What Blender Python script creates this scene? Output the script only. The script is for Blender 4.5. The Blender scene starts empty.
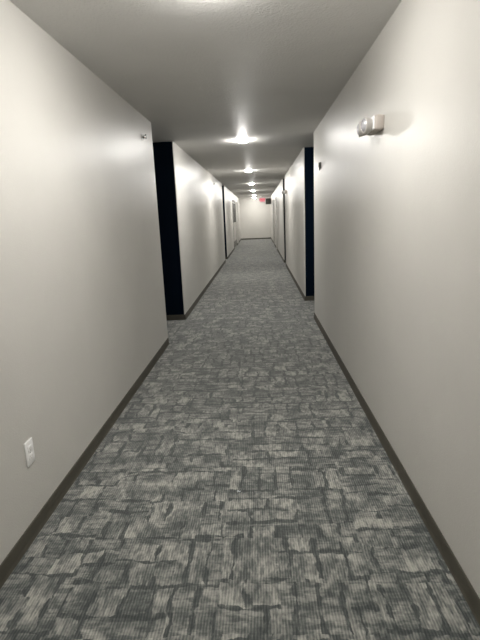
import bpy, bmesh, math
from mathutils import Vector, Matrix
PI = math.pi
S = 1.45                                   # camera height in metres; the survey below is in camera heights
COL = bpy.context.scene.collection

# ---------------------------------------------------------------- survey
XL, XR = -0.7697*S, 0.5166*S               # wall faces
CX = (XL+XR)/2
H = 1.6982*S                               # ceiling height
BB = 0.0540*S                              # baseboard height
YB = -5.2*S                                # wall behind the camera
YE = 19.75*S                               # end wall
L1, L2, L3, L4 = 3.5945*S, 4.4897*S, 10.30*S, 11.02*S
R1, R2, R3, R4 = 4.3778*S, 5.3015*S, 9.06*S, 9.70*S
DEP = 0.95                                 # alcove depth
NP = 0.012                                 # thickness of the navy facing

# ---------------------------------------------------------------- node helpers
def new_mat(name, color=(.5,.5,.5), rough=.5, metal=0., spec=.5, emis=None, estr=0.):
    m = bpy.data.materials.new(name); m.use_nodes = True
    b = m.node_tree.nodes['Principled BSDF']
    b.inputs['Base Color'].default_value = (*color, 1)
    b.inputs['Roughness'].default_value = rough
    b.inputs['Metallic'].default_value = metal
    b.inputs['Specular IOR Level'].default_value = spec
    if emis:
        b.inputs['Emission Color'].default_value = (*emis, 1)
        b.inputs['Emission Strength'].default_value = estr
    return m

class NT:
    def __init__(s, mat):
        s.t = mat.node_tree; s.n = s.t.nodes; s.l = s.t.links; s.b = s.n['Principled BSDF']
    def put(s, inp, v):
        if isinstance(v, (int, float)):
            inp.default_value = v
        elif isinstance(v, tuple):
            inp.default_value = v if len(v) == len(inp.default_value) else (*v, 1)
        else:
            s.l.new(v, inp)
    def math(s, op, a, b=0., c=None, clamp=False):
        k = s.n.new('ShaderNodeMath'); k.operation = op; k.use_clamp = clamp
        s.put(k.inputs[0], a); s.put(k.inputs[1], b)
        if c is not None: s.put(k.inputs[2], c)
        return k.outputs[0]
    def vmath(s, op, a, b=(0,0,0), scale=None):
        k = s.n.new('ShaderNodeVectorMath'); k.operation = op
        s.put(k.inputs[0], a); s.put(k.inputs[1], b)
        if scale is not None: s.put(k.inputs['Scale'], scale)
        return k.outputs[0]
    def pos(s):
        return s.n.new('ShaderNodeNewGeometry').outputs['Position']
    def sep(s, v):
        k = s.n.new('ShaderNodeSeparateXYZ'); s.l.new(v, k.inputs[0]); return k.outputs
    def comb(s, x, y, z=0.):
        k = s.n.new('ShaderNodeCombineXYZ')
        for i, v in enumerate((x, y, z)): s.put(k.inputs[i], v)
        return k.outputs[0]
    def noise(s, v, scale, detail=2., rough=.5, col=False):
        k = s.n.new('ShaderNodeTexNoise'); s.l.new(v, k.inputs['Vector'])
        k.inputs['Scale'].default_value = scale; k.inputs['Detail'].default_value = detail
        k.inputs['Roughness'].default_value = rough
        return k.outputs['Color' if col else 'Fac']
    def white(s, v):
        k = s.n.new('ShaderNodeTexWhiteNoise'); k.noise_dimensions = '3D'
        s.l.new(v, k.inputs['Vector']); return k.outputs
    def smooth(s, v, lo, hi, a=0., b=1.):
        k = s.n.new('ShaderNodeMapRange'); k.interpolation_type = 'SMOOTHSTEP'
        s.put(k.inputs['Value'], v)
        s.put(k.inputs['From Min'], lo); s.put(k.inputs['From Max'], hi)
        s.put(k.inputs['To Min'], a); s.put(k.inputs['To Max'], b)
        return k.outputs[0]
    def mix(s, f, a, b):
        k = s.n.new('ShaderNodeMix'); k.data_type = 'RGBA'
        s.put(k.inputs['Factor'], f); s.put(k.inputs['A'] if False else k.inputs[6], a); s.put(k.inputs[7], b)
        return k.outputs[2]
    def mixf(s, f, a, b):
        k = s.n.new('ShaderNodeMix'); k.data_type = 'FLOAT'
        s.put(k.inputs[0], f); s.put(k.inputs[2], a); s.put(k.inputs[3], b)
        return k.outputs[0]
    def bump(s, h, strength, dist):
        k = s.n.new('ShaderNodeBump'); s.l.new(h, k.inputs['Height'])
        k.inputs['Strength'].default_value = strength; k.inputs['Distance'].default_value = dist
        s.l.new(k.outputs[0], s.b.inputs['Normal'])

# ---------------------------------------------------------------- materials
def paint(name, c, rough, bump_d, scale, spec=.5, strength=.6):
    m = new_mat(name, c, rough, spec=spec); t = NT(m); p = t.pos()
    n = t.noise(p, 1.3, 3)
    t.put(t.b.inputs['Base Color'], t.mix(t.smooth(n, .3, .7), tuple(v*.965 for v in c), tuple(min(1, v*1.02) for v in c)))
    h = t.math('ADD', t.noise(p, scale, 3, .6), t.math('MULTIPLY', t.noise(p, scale*.18, 2), .6))
    t.bump(h, strength, bump_d)
    return m
M_WALL = paint('greige_satin_paint', (.60, .585, .55), .38, .0016, 120, .5)
M_CEIL = paint('ceiling_orange_peel', (.72, .71, .69), .55, .009, 60, .14)
M_NAVY = paint('navy_paint', (.0008, .0055, .015), .6, .001, 120, .06)
M_BASE = new_mat('dark_vinyl_base', (.045, .038, .029), .55, spec=.35)
t = NT(M_BASE); t.put(t.b.inputs['Base Color'], t.mix(t.noise(t.pos(), 14, 4), (.055,.051,.040), (.088,.081,.063)))
M_WHITE = new_mat('white_plastic', (.92, .915, .91), .3)
M_BEIGE = new_mat('beige_plastic', (.50, .45, .41), .5)
M_SLOT = new_mat('slot_dark', (.03, .03, .03), .6)
M_CHROME = new_mat('chrome', (.75, .75, .76), .18, 1.)
M_GREYMETAL = new_mat('grey_metal', (.20, .20, .18), .45, .4)
M_HEAD = new_mat('grey_plastic', (.50, .48, .46), .3)
M_LENS = new_mat('lamp_lens', (.42, .42, .44), .1)
M_LENS.node_tree.nodes['Principled BSDF'].inputs['Coat Weight'].default_value = .6
M_SCREW = new_mat('screw', (.6, .6, .58), .3, .9)
M_LAMP = new_mat('lit_diffuser', (.9, .9, .88), .4, emis=(1., .975, .93), estr=112.)
M_FRAME = new_mat('door_frame_paint', (.22, .21, .19), .5)
M_DOOR = new_mat('door_paint', (.80, .78, .74), .45)
M_GLASS = new_mat('dark_wired_glass', (.03, .035, .035), .35, spec=.2)
M_SIGN = new_mat('sign_housing', (.55, .5, .5), .5)
M_SIGNFACE = new_mat('sign_face', (.8, .5, .52), .4, emis=(1., .30, .40), estr=.07)
M_RED = new_mat('sign_letters', (.45, .01, .04), .4, emis=(1., .01, .06), estr=.09)
M_DARKBOX = new_mat('dark_box', (.085, .09, .078), .5)
M_LINT = new_mat('lint', (.8, .85, .9), .8)

def carpet():
    m = new_mat('patchwork_loop_carpet', (.2,.2,.2), .95, spec=.12); t = NT(m)
    p = t.pos()
    xyz = t.sep(p)
    # carpet tiles 0.61 m; each tile shows another piece of the same patchwork
    TS = .61
    u = t.math('DIVIDE', t.math('SUBTRACT', xyz[0], CX-.02), TS); v = t.math('DIVIDE', xyz[1], TS)
    rnd = t.white(t.comb(t.math('FLOOR', u), t.math('FLOOR', v), 3.))
    # wobble of the woven outlines
    w1 = t.vmath('SCALE', t.vmath('SUBTRACT', t.noise(p, 6., 1.5, .5, col=True), (.5,.5,.5)), scale=.060)
    w2 = t.vmath('SCALE', t.vmath('SUBTRACT', t.noise(t.vmath('MULTIPLY', p, (1., .6, 1.)), 45, 2.5, .65, col=True), (.5,.5,.5)), scale=.026)
    q = t.vmath('ADD', t.vmath('ADD', p, w1), w2)
    q = t.vmath('ADD', q, t.vmath('SCALE', rnd['Color'], scale=3.7))
    qs = t.sep(q)
    def bricks(w, h, seed, pv, ph):
        vv = t.math('DIVIDE', qs[1], h); row = t.math('FLOOR', vv)
        sh = t.white(t.comb(row, seed, 1.))['Value']
        uu = t.math('ADD', t.math('DIVIDE', qs[0], w), t.math('MULTIPLY', sh, 7.))
        ru = t.math('ROUND', uu); rv = t.math('ROUND', vv)
        hv = t.white(t.comb(ru, row, seed+2.))
        hh = t.white(t.comb(rv, t.math('FLOOR', t.math('DIVIDE', qs[0], w*1.9)), seed+5.))
        dv = t.math('ADD', t.math('MULTIPLY', t.math('ABSOLUTE', t.math('SUBTRACT', uu, ru)), w), t.math('LESS_THAN', hv['Value'], pv))
        dh = t.math('ADD', t.math('MULTIPLY', t.math('ABSOLUTE', t.math('SUBTRACT', vv, rv)), h), t.math('LESS_THAN', hh['Value'], ph))
        tone = t.white(t.comb(t.math('FLOOR', uu), row, seed+9.))['Value']
        return t.math('MINIMUM', dv, dh), tone
    dA, cA = bricks(.120, .140, 4., .30, .25)      # blocks
    dB, cB = bricks(.092, .28, 19., .15, .25)      # upright strips
    dC, cC = bricks(.23, .092, 31., .30, .25)      # lying strips
    z = t.vmath('ADD', t.vmath('ADD', p, w1), t.vmath('SCALE', rnd['Color'], scale=5.))
    zc = t.white(t.vmath('FLOOR', t.vmath('MULTIPLY', z, (1/.27, 1/.23, 0.))))['Value']
    zB = t.math('GREATER_THAN', zc, .60); zC = t.math('LESS_THAN', zc, .17)
    d = t.mixf(zC, t.mixf(zB, dA, dB), dC)
    c = t.mixf(zC, t.mixf(zB, cA, cB), cC)
    width = t.smooth(t.noise(p, 11., 2.), .32, .68, .003, .020)
    joint = t.smooth(d, t.math('MULTIPLY', width, .55), width, 1., 0.)
    joint = t.math('MULTIPLY', joint, t.smooth(t.noise(p, 15., 2.), .32, .50, .38, 1.))
    # mottling inside the patches, streaky along and across
    bl1 = t.noise(t.vmath('MULTIPLY', p, (1., .35, 1.)), 38., 3., .6)
    bl2 = t.noise(t.vmath('MULTIPLY', p, (.3, 1., 1.)), 34., 3., .6)
    blot = t.smooth(t.mixf(t.math('LESS_THAN', c, .45), bl1, bl2), .38, .60)
    tone = t.math('ADD', t.math('MULTIPLY', c, .30), t.math('MULTIPLY', blot, .34))
    tone = t.math('ADD', tone, .26)
    big = t.smooth(t.noise(p, 6.5, 3.5, .65), .38, .60, .56, 1.12)
    tone = t.math('MULTIPLY', tone, big)
    tone = t.math('MULTIPLY', tone, t.math('SUBTRACT', 1., t.math('MULTIPLY', joint, .76)))
    st = t.noise(t.vmath('MULTIPLY', p, (120., 22., 1.)), 1., 2., .6)
    tone = t.math('ADD', tone, t.math('MULTIPLY', t.math('SUBTRACT', st, .5), .60))
    gr = t.noise(t.vmath('MULTIPLY', p, (1., .55, 1.)), 62., 2., .7)
    tone = t.math('ADD', tone, t.math('MULTIPLY', t.math('SUBTRACT', gr, .5), .45), clamp=True)
    rib = t.math('SINE', t.math('MULTIPLY', t.math('ADD', xyz[0], t.math('MULTIPLY', t.math('SUBTRACT', t.noise(p, 12, 1), .5), .006)), 2*PI/.0115))
    cross = t.math('SINE', t.math('MULTIPLY', xyz[1], 2*PI/.016))
    ribv = t.math('ADD', t.math('MULTIPLY', rib, .75), t.math('MULTIPLY', cross, .08))
    tone2 = t.math('ADD', tone, t.math('MULTIPLY', ribv, .15), clamp=True)
    seam_u = t.math('ABSOLUTE', t.math('SUBTRACT', t.math('FRACT', u), .5))
    seam_v = t.math('ABSOLUTE', t.math('SUBTRACT', t.math('FRACT', v), .5))
    seam = t.smooth(t.math('MAXIMUM', seam_u, seam_v), .494, .4985)
    ramp = t.n.new('ShaderNodeValToRGB'); t.l.new(tone2, ramp.inputs[0])
    r = ramp.color_ramp
    r.elements[0].position = 0.; r.elements[0].color = (.040, .047, .047, 1)
    r.elements[1].position = 1.; r.elements[1].color = (.41, .405, .365, 1)
    a = r.elements.new(.30); a.color = (.092, .102, .098, 1)
    a = r.elements.new(.62); a.color = (.220, .224, .208, 1)
    colr = t.mix(t.math('MULTIPLY', seam, .35), ramp.outputs[0], (.07,.08,.08))
    t.put(t.b.inputs['Base Color'], colr)
    t.put(t.b.inputs['Sheen Weight'], .4)
    h = t.math('ADD', ribv, t.math('MULTIPLY', tone, .8))
    t.bump(h, .35, .002)
    return m
M_CARPET = carpet()

# ---------------------------------------------------------------- mesh helpers
def box(bm, x0, x1, y0, y1, z0, z1, bev=0., seg=2):
    g = bmesh.ops.create_cube(bm, size=1.)
    vs = g['verts']
    for v in vs:
        v.co = Vector(((x0+x1)/2+v.co.x*(x1-x0), (y0+y1)/2+v.co.y*(y1-y0), (z0+z1)/2+v.co.z*(z1-z0)))
    if bev:
        es = {e for v in vs for e in v.link_edges}
        bmesh.ops.bevel(bm, geom=list(es), offset=bev, segments=seg, affect='EDGES', profile=.5)
def lathe(bm, prof, M=Matrix(), n=32):
    """prof: (radius, height) from bottom to top around local z"""
    rings = []
    for r, z in prof:
        if r < 1e-6: rings.append([bm.verts.new(M @ Vector((0, 0, z)))])
        else: rings.append([bm.verts.new(M @ Vector((r*math.cos(2*PI*i/n), r*math.sin(2*PI*i/n), z))) for i in range(n)])
    for a, b in zip(rings, rings[1:]):
        for i in range(n):
            j = (i+1) % n
            if len(a) == 1 and len(b) == 1: continue
            if len(a) == 1: bm.faces.new((a[0], b[j], b[i]))
            elif len(b) == 1: bm.faces.new((a[i], a[j], b[0]))
            else: bm.faces.new((a[i], a[j], b[j], b[i]))
def obj(name, bm, mat, parent=None, smooth=False, **props):
    bmesh.ops.recalc_face_normals(bm, faces=bm.faces)
    me = bpy.data.meshes.new(name); bm.to_mesh(me); bm.free()
    me.materials.append(mat)
    if smooth:
        for p in me.polygons: p.use_smooth = True
        me.set_sharp_from_angle(angle=math.radians(38))
    o = bpy.data.objects.new(name, me); COL.objects.link(o); o.parent = parent
    for k, v in props.items(): o[k] = v
    return o
def thing(name, label, cat, loc, rotz=0., group=None):
    o = bpy.data.objects.new(name, None); COL.objects.link(o)
    o.location = loc; o.rotation_euler = (0, 0, rotz); o.empty_display_size = .1
    o['label'] = label; o['category'] = cat
    if group: o['group'] = group
    return o
def dup(root, loc, rotz, label):
    r = root.copy(); COL.objects.link(r); r.location = loc; r.rotation_euler = (0, 0, rotz); r['label'] = label
    for ch in list(root.children):
        c = ch.copy(); COL.objects.link(c); c.parent = r
        for g in ch.children:
            d = g.copy(); COL.objects.link(d); d.parent = c
    return r
def sbox(name, mat, *a, bev=0., parent=None, **kw):
    bm = bmesh.new(); box(bm, *a, bev=bev)
    if parent is None: kw['kind'] = 'structure'
    return obj(name, bm, mat, parent, smooth=bev > 0, **kw)

# ---------------------------------------------------------------- shell
XO, XP = XL-DEP-.15, XR+DEP+.15
sbox('floor', M_CARPET, XO, XP, YB-.15, YE+.15, -.12, 0)
sbox('ceiling', M_CEIL, XO, XP, YB-.15, YE+.15, H, H+.12)
sbox('wall_end', M_WALL, XO, XP, YE, YE+.15, 0, H)
sbox('wall_back', M_WALL, XO, XP, YB-.15, YB, 0, H)

def wall_block(name, side, y0, y1, holes=()):
    """solid wall mass beside the corridor; holes = (y0,y1,z1,depth) shallow door recesses"""
    xf = XL if side < 0 else XR
    bm = bmesh.new()
    def blk(a, b, z0, z1, inset=0.):
        xa = xf + side*inset; xb = xf + side*DEP
        box(bm, min(xa, xb), max(xa, xb), a, b, z0, z1)
    y = y0
    for (h0, h1, hz, hd) in holes:
        blk(y, h0, 0, H); blk(h0, h1, hz, H); blk(h0, h1, 0, hz, hd); y = h1
    blk(y, y1, 0, H)
    eps = 1e-4
    ed = [e for e in bm.edges if all(abs(v.co.x-xf) < eps for v in e.verts) and abs(e.verts[0].co.z-e.verts[1].co.z) > 2
          and abs(e.verts[0].co.y-e.verts[1].co.y) < eps and min(abs(e.verts[0].co.y-y0), abs(e.verts[0].co.y-y1)) < eps]
    bmesh.ops.bevel(bm, geom=ed, offset=.011, segments=3, affect='EDGES', profile=.5)
    return obj(name, bm, M_WALL, kind='structure')
# far doors (recess start, end)
DH = 2.10
LD = [(14.15*S, 15.9*S), (16.9*S, 16.9*S+1.0)]
RD = [(13.15*S, 13.15*S+1.0), (15.5*S, 15.5*S+1.0)]
wall_block('wall_left', -1, YB, L1)
wall_block('wall_left', -1, L2-NP, L3)
wall_block('wall_left', -1, L4-NP, YE, [(a, b, DH, .02) for a, b in LD])
wall_block('wall_right', 1, YB, R1)
wall_block('wall_right', 1, R2-NP, R3)
wall_block('wall_right', 1, R4-NP, YE, [(a, b, DH, .02) for a, b in RD])
for side, xf, xo in ((-1, XL, XO), (1, XR, XP)):
    xa = xf+side*DEP
    sbox('wall_left' if side < 0 else 'wall_right', M_WALL, min(xa, xo), max(xa, xo), YB, YE, 0, H)

def base_strip(bm, axis, c, side, a, b):
    """vinyl cove base: profile with rounded top and a small toe, run from a to b.
    axis 'y': on plane x=c facing -side ; axis 'x': on plane y=c facing side"""
    pr = [(0, 0), (.013, 0), (.011, .004), (.0075, .012), (.006, .02), (.006, BB-.006), (.0045, BB-.002), (.0015, BB), (0, BB)]
    ends = []
    for q in (a, b):
        vs = []
        for d, z in pr:
            vs.append(bm.verts.new((c-side*d, q, z) if axis == 'y' else (q, c-side*d, z)))
        ends.append(vs)
    n = len(pr)
    for i in range(n):
        j = (i+1) % n
        bm.faces.new((ends[0][i], ends[0][j], ends[1][j], ends[1][i]))
    bm.faces.new(ends[0]); bm.faces.new(ends[1][::-1])
def baseboard(name, side, y0, y1, navy_end=False, skips=()):
    xf = XL if side < 0 else XR
    bm = bmesh.new(); y = y0
    for a, b in skips:
        base_strip(bm, 'y', xf, side, y, a); y = b
    base_strip(bm, 'y', xf, side, y, y1)
    return obj(name, bm, M_BASE, kind='structure', smooth=True)
for nm, side, segs in (('baseboard_left', -1, ((YB, L1), (L2-NP, L3), (L4-NP, YE))), ('baseboard_right', 1, ((YB, R1), (R2-NP, R3), (R4-NP, YE)))):
    for k, (a, b) in enumerate(segs):
        D = (LD if side < 0 else RD) if k == 2 else ()
        baseboard(nm, side, a, b, skips=[(p-.06, q+.06) for p, q in D])
# alcoves: navy facing on far side and back, with dark base
for side, xf, a, b in ((-1, XL, L1, L2), (-1, XL, L3, L4), (1, XR, R1, R2), (1, XR, R3, R4)):
    nm = 'left' if side < 0 else 'right'
    xb = xf+side*DEP
    x0, x1 = min(xf, xb), max(xf, xb)
    bm = bmesh.new()
    xc = xf+side*.011
    box(bm, min(xc, xb), max(xc, xb), b-NP-.0015, b-NP, 0, H)
    box(bm, min(xb, xb-side*NP), max(xb, xb-side*NP), a, b-NP, 0, H)
    obj('wall_alcove_'+nm, bm, M_NAVY, kind='structure')
    bm = bmesh.new()
    base_strip(bm, 'x', b-NP, 1, x0, x1)
    base_strip(bm, 'x', a, -1, x0, x1)
    base_strip(bm, 'y', xb-side*NP, side, a, b-NP)
    obj('baseboard_alcove_'+nm, bm, M_BASE, kind='structure', smooth=True)
bm = bmesh.new(); base_strip(bm, 'x', YE, 1, XL, XR); obj('baseboard_end', bm, M_BASE, kind='structure', smooth=True)
bm = bmesh.new(); base_strip(bm, 'x', YB, -1, XL, XR); obj('baseboard_back', bm, M_BASE, kind='structure', smooth=True)

# ---------------------------------------------------------------- far doors
def door(n, side, y0, y1, vision=False):
    xf = XL if side < 0 else XR
    def X(a, b): return sorted((xf+side*a, xf+side*b))
    root = bpy.data.objects.new('door_%d' % n, None); COL.objects.link(root); root['kind'] = 'structure'
    root.location = (xf, (y0+y1)/2, 0)
    off = Vector(root.location)
    def part(name, mat, boxes, parent=root, bev=.003):
        bm = bmesh.new()
        for (d0, d1, a, b, z0, z1) in boxes:
            xs = X(d0, d1); box(bm, xs[0]-off.x, xs[1]-off.x, a-off.y, b-off.y, z0, z1, bev=bev)
        return obj(name, bm, mat, parent, smooth=True)
    part('door_frame', M_FRAME, [(-.018, .02, y0-.055, y0+.03, 0, DH+.05), (-.018, .02, y1-.03, y1+.055, 0, DH+.05), (-.018, .02, y0+.03, y1-.03, DH-.03, DH+.05)])
    ym = (y0+y1)/2
    for a, b in ([(y0, ym+.0325), (ym-.0325, y1)] if vision else [(y0, y1)]):
        lf = part('door_leaf', M_DOOR, [(-.004, .018, a+.034, b-.034, .008, DH-.034)])
        part('lever_handle', M_CHROME, [(-.05, -.036, b-.21, b-.085, .985, 1.005), (-.05, -.008, b-.105, b-.09, .985, 1.005), (-.010, -.003, b-.13, b-.07, .93, 1.07)], lf)
        part('hinge', M_CHROME, [(-.012, .0, a+.03, a+.045, z, z+.1) for z in (.2, 1., 1.8)], lf)
        if vision:
            w0, w1, z0, z1 = a+.16, b-.26, 1.20, 1.98
            part('window_frame', M_SLOT, [(-.016, -.002, w0-.03, w0, z0-.03, z1+.03), (-.016, -.002, w1, w1+.03, z0-.03, z1+.03), (-.016, -.002, w0, w1, z0-.03, z0), (-.016, -.002, w0, w1, z1, z1+.03)], lf)
            part('window_glass', M_GLASS, [(-.008, -.002, w0, w1, z0, z1)], lf, bev=0)
            part('kick_plate', M_GREYMETAL, [(-.007, -.002, a+.06, b-.06, .03, .33)], lf)
door(1, -1, *LD[0], vision=True)
door(2, -1, *LD[1])
door(3, 1, *RD[0])
door(4, 1, *RD[1])

# ---------------------------------------------------------------- ceiling lights
R = .062
def ceiling_light(y, label):
    o = thing('ceiling_light', label, 'ceiling light', (CX, y, H), group='round lit ceiling lights along the corridor')
    bm = bmesh.new(); lathe(bm, [(0, 0), (R+.012, 0), (R+.012, -.004), (R+.004, -.007), (0, -.007)]); obj('trim_ring', bm, M_WHITE, o, smooth=True)
    bm = bmesh.new(); lathe(bm, [(R, -.0065), (R, -.016), (R*.95, -.022), (R*.75, -.028), (R*.4, -.031), (0, -.032)]); obj('diffuser', bm, M_LAMP, o, smooth=True)
    return o
first = None
sp = 3.06
lab = {1: 'round lit ceiling light closest to the camera in view, brightest of the row',
       2: 'round lit ceiling light second nearest in view, just before the second pair of dark recesses',
       3: 'round lit ceiling light third nearest in view, just beyond the second pair of dark recesses',
       4: 'small lit ceiling light fourth nearest, third from the far end of the row',
       5: 'small lit ceiling light, last but one toward the end wall',
       6: 'farthest and smallest lit ceiling light, beside the red exit sign'}
ceil = []
for k in range(-2, 7):
    y = ((1.54+sp*k) if k < 6 else 19.0)*S
    l = lab.get(k, 'round lit ceiling light overhead or behind the viewer, out of the picture')
    if first is None: first = ceiling_light(y, l)
    else: dup(first, (CX, y, H), 0, l)

# ---------------------------------------------------------------- outlet on the left wall
oy, oz = 1.326*S, (1-.7215)*S
o = thing('wall_outlet', 'white plastic duplex outlet plate low on the left wall above the baseboard', 'wall outlet', (XL, oy, oz))
bm = bmesh.new(); box(bm, 0, .007, -.036, .036, -.060, .060, bev=.003); obj('cover_plate', bm, M_WHITE, o, smooth=True)
for s in (1, -1):
    bm = bmesh.new(); box(bm, .0055, .0095, -.017, .017, s*.0205-.0145, s*.0205+.0145, bev=.0015)
    rc = obj('receptacle', bm, M_WHITE, o, smooth=True)
    bm = bmesh.new()
    for yy, hh in ((-.0065, .009), (.0065, .007)): box(bm, .0093, .0099, yy-.0012, yy+.0012, s*.0205+.001-hh/2+.002, s*.0205+.001+hh/2+.002)
    box(bm, .0093, .0099, -.0022, .0022, s*.0205-.011, s*.0205-.0065, bev=.0)
    obj('slots', bm, M_BEIGE, rc)
bm = bmesh.new(); lathe(bm, [(0, .0068), (.0035, .0068), (.003, .0085), (0, .0088)], Matrix.Rotation(PI/2, 4, 'Y'), 16); obj('screw', bm, M_SCREW, o, smooth=True)

# ---------------------------------------------------------------- emergency lights on the right wall
def emergency_light(y, z, label):
    o = thing('emergency_light', label, 'emergency light', (XR+.003, y, z), PI, group='twin head emergency lights on the right wall')
    # local: +x out of the wall
    bm = bmesh.new(); box(bm, 0, .056, -.115, .115, -.042, .042, bev=.012, seg=3); obj('housing', bm, M_BEIGE, o, smooth=True)
    bm = bmesh.new(); box(bm, .054, .066, -.108, .108, -.038, .038, bev=.006, seg=2); obj('front_cover', bm, M_WHITE, o, smooth=True)
    for s in (-1, 1):
        T = Matrix.Translation((.066, s*.058, -.008)) @ Matrix.Rotation(PI/2, 4, 'Y') @ Matrix.Rotation(-.2*s, 4, 'X') @ Matrix.Scale(1.02, 4)
        bm = bmesh.new()
        lathe(bm, [(0, -.004), (.030, -.004), (.034, .002), (.040, .014), (.044, .034), (.044, .044), (.040, .047), (.036, .046), (.036, .040), (0, .040)], T)
        h = obj('lamp_head', bm, M_HEAD, o, smooth=True)
        bm = bmesh.new()
        lathe(bm, [(.0355, .0405), (.034, .046), (.027, .053), (.014, .058), (0, .060)], T)
        obj('lens', bm, M_LENS, h, smooth=True)
    bm = bmesh.new(); box(bm, .060, .0675, -.008, .008, -.034, -.022, bev=.002); obj('test_button', bm, M_SLOT, o, smooth=True)
    return o
e1 = emergency_light(2.062*S, (1+.345)*S, 'beige twin head emergency light on the near right wall, the large one')
dup(e1, (XR+.003, 8.55*S, (1+.385)*S), PI, 'tiny distant emergency light on the right wall between the two dark recesses')

# ---------------------------------------------------------------- sidewall sprinklers on the left wall
def sprinkler(y, z, label):
    o = thing('sidewall_sprinkler', label, 'sprinkler', (XL, y, z), 0, group='sidewall sprinklers high on the left wall')
    RY = Matrix.Rotation(PI/2, 4, 'Y')
    bm = bmesh.new(); lathe(bm, [(.030, 0), (.030, .002), (.024, .006), (.011, .008), (.011, 0)], RY); obj('escutcheon', bm, M_WHITE, o, smooth=True)
    bm = bmesh.new(); lathe(bm, [(0, .0), (.010, .0), (.010, .026), (.007, .030), (0, .030)], RY)
    for s in (1, -1):
        box(bm, .026, .056, -.002, .002, s*.013-.002, s*.013+.002); box(bm, .024, .029, -.002, .002, min(0, s*.014), max(0, s*.014))
    box(bm, .052, .058, -.003, .003, -.015, .015)
    obj('frame', bm, M_GREYMETAL, o, smooth=True)
    bm = bmesh.new(); box(bm, .028, .052, -.0025, .0025, -.0025, .0025, bev=.001); obj('glass_bulb', bm, new_mat('bulb_red', (.35, .06, .05), .2), o)
    bm = bmesh.new(); box(bm, .057, .0595, -.016, .016, -.014, .012); box(bm, .040, .060, -.014, .014, .018, .0205); box(bm, .054, .0595, -.002, .002, .010, .020); obj('deflector', bm, M_GREYMETAL, o)
    return o
s1 = sprinkler(3.27*S, (1+.546)*S, 'small grey sidewall sprinkler high on left wall just before the nearest dark recess')
s1.scale = (.72, 1., 1.15)
dup(s1, (XL, 8.27*S, (1+.559)*S), 0, 'tiny distant sidewall sprinkler on left wall segment beyond the nearest dark recess')

# ---------------------------------------------------------------- small grey bracket on the right wall
o = thing('wall_bracket', 'small dark grey bracket with a hanging tip on right wall edge beside the navy recess', 'wall bracket', (XR, 3.90*S, (1+.366)*S), PI)
bm = bmesh.new(); box(bm, 0, .006, -.018, .018, -.030, .045, bev=.002); obj('back_plate', bm, M_GREYMETAL, o, smooth=True)
bm = bmesh.new(); box(bm, .005, .026, -.013, .013, -.018, .040, bev=.004); obj('body', bm, M_GREYMETAL, o, smooth=True)
bm = bmesh.new(); lathe(bm, [(0, -.052), (.004, -.048), (.006, -.034), (.006, -.016), (0, -.016)], Matrix.Translation((.014, 0, 0)), 16); obj('tip', bm, M_SLOT, o, smooth=True)

# ---------------------------------------------------------------- exit sign and dark box
EY = 18.6*S
ex = 0.185*S; ez = (1+.575)*S
o = thing('exit_sign', 'glowing red exit sign hanging at the far end of the corridor', 'exit sign', (ex, EY, ez))
bm = bmesh.new(); box(bm, -.155, .155, 0, .045, -.125, .115, bev=.008); obj('housing', bm, M_SIGN, o, smooth=True)
bm = bmesh.new(); box(bm, -.145, .145, -.006, .002, -.115, .105, bev=.002); f = obj('sign_face', bm, M_SIGNFACE, o, smooth=True)
bm = bmesh.new(); lathe(bm, [(.012, .095), (.012, H-ez-.012), (.045, H-ez-.010), (.045, H-ez), (0, H-ez)], Matrix.Translation((0, .022, 0)), 20); obj('canopy', bm, M_SIGN, o, smooth=True)
cu = bpy.data.curves.new('letters', 'FONT'); cu.body = 'EXIT'; cu.size = .17; cu.align_x = 'CENTER'; cu.align_y = 'CENTER'; cu.extrude = .002; cu.offset = .004
tmp = bpy.data.objects.new('tmp', cu); COL.objects.link(tmp)
dg = bpy.context.evaluated_depsgraph_get(); me = bpy.data.meshes.new_from_object(tmp.evaluated_get(dg)); bpy.data.objects.remove(tmp)
me.transform(Matrix.Translation((0, -.008, 0)) @ Matrix.Rotation(PI/2, 4, 'X')); me.materials.clear(); me.materials.append(M_RED)
lt = bpy.data.objects.new('letters', me); COL.objects.link(lt); lt.parent = f

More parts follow.
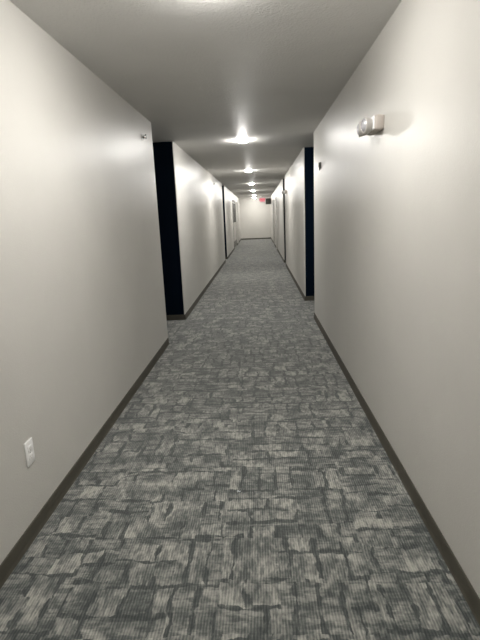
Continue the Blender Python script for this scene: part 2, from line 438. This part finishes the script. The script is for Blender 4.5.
o = thing('wall_box', 'dark grey box fixed high on the right wall beside the exit sign', 'wall box', (XR, EY+.05, (1+.53)*S), PI)
bm = bmesh.new(); box(bm, 0, .30, -.05, .07, -.19, .13, bev=.008); obj('housing', bm, M_DARKBOX, o, smooth=True)
bm = bmesh.new(); box(bm, .012, .288, .069, .075, -.178, .118, bev=.003); obj('cover', bm, M_DARKBOX, o, smooth=True)

# ---------------------------------------------------------------- lint on the carpet
bm = bmesh.new()
prev = None
for i in range(9):
    a = i*.8; c = Vector((-.008+.002*i, .003*math.sin(a), .0035+.001*math.cos(a)))
    bmesh.ops.create_icosphere(bm, subdivisions=1, radius=.0022, matrix=Matrix.Translation(c))
l = obj('lint', bm, M_LINT, smooth=True, label='tiny white fleck of lint on the carpet in the middle of the floor', category='lint')

# ---------------------------------------------------------------- camera
f_px, yaw, pitch, roll = 457.0685, -0.0483, 0.2239, -0.0422
cyw, syw, cp, sp_ = math.cos(yaw), math.sin(yaw), math.cos(pitch), math.sin(pitch)
F = Vector((syw*cp, cyw*cp, -sp_)); R0 = Vector((cyw, -syw, 0)); U0 = R0.cross(F)
Rt = math.cos(roll)*R0+math.sin(roll)*U0; U = -math.sin(roll)*R0+math.cos(roll)*U0
cd = bpy.data.cameras.new('camera'); cam = bpy.data.objects.new('camera', cd); COL.objects.link(cam)
cam.matrix_world = Matrix(((Rt.x, U.x, -F.x, 0), (Rt.y, U.y, -F.y, 0), (Rt.z, U.z, -F.z, S), (0, 0, 0, 1)))
cd.sensor_fit = 'VERTICAL'; cd.sensor_height = 36.; cd.lens = f_px*36/640; cd.clip_start = .02; cd.clip_end = 200
sc = bpy.context.scene; sc.camera = cam
d = Rt*((239-240)/f_px) - U*((492-320)/f_px) + F
k = -S/d.z; l.location = (d.x*k, d.y*k, .001)

# ---------------------------------------------------------------- world, colour
w = bpy.data.worlds.new('world'); sc.world = w; w.use_nodes = True
w.node_tree.nodes['Background'].inputs[0].default_value = (0, 0, 0, 1)
vs = sc.view_settings
sc.display_settings.display_device = 'sRGB'
vs.view_transform = 'Standard'; vs.look = 'None'; vs.gamma = 1.; vs.exposure = 2.68; vs.use_curve_mapping = False
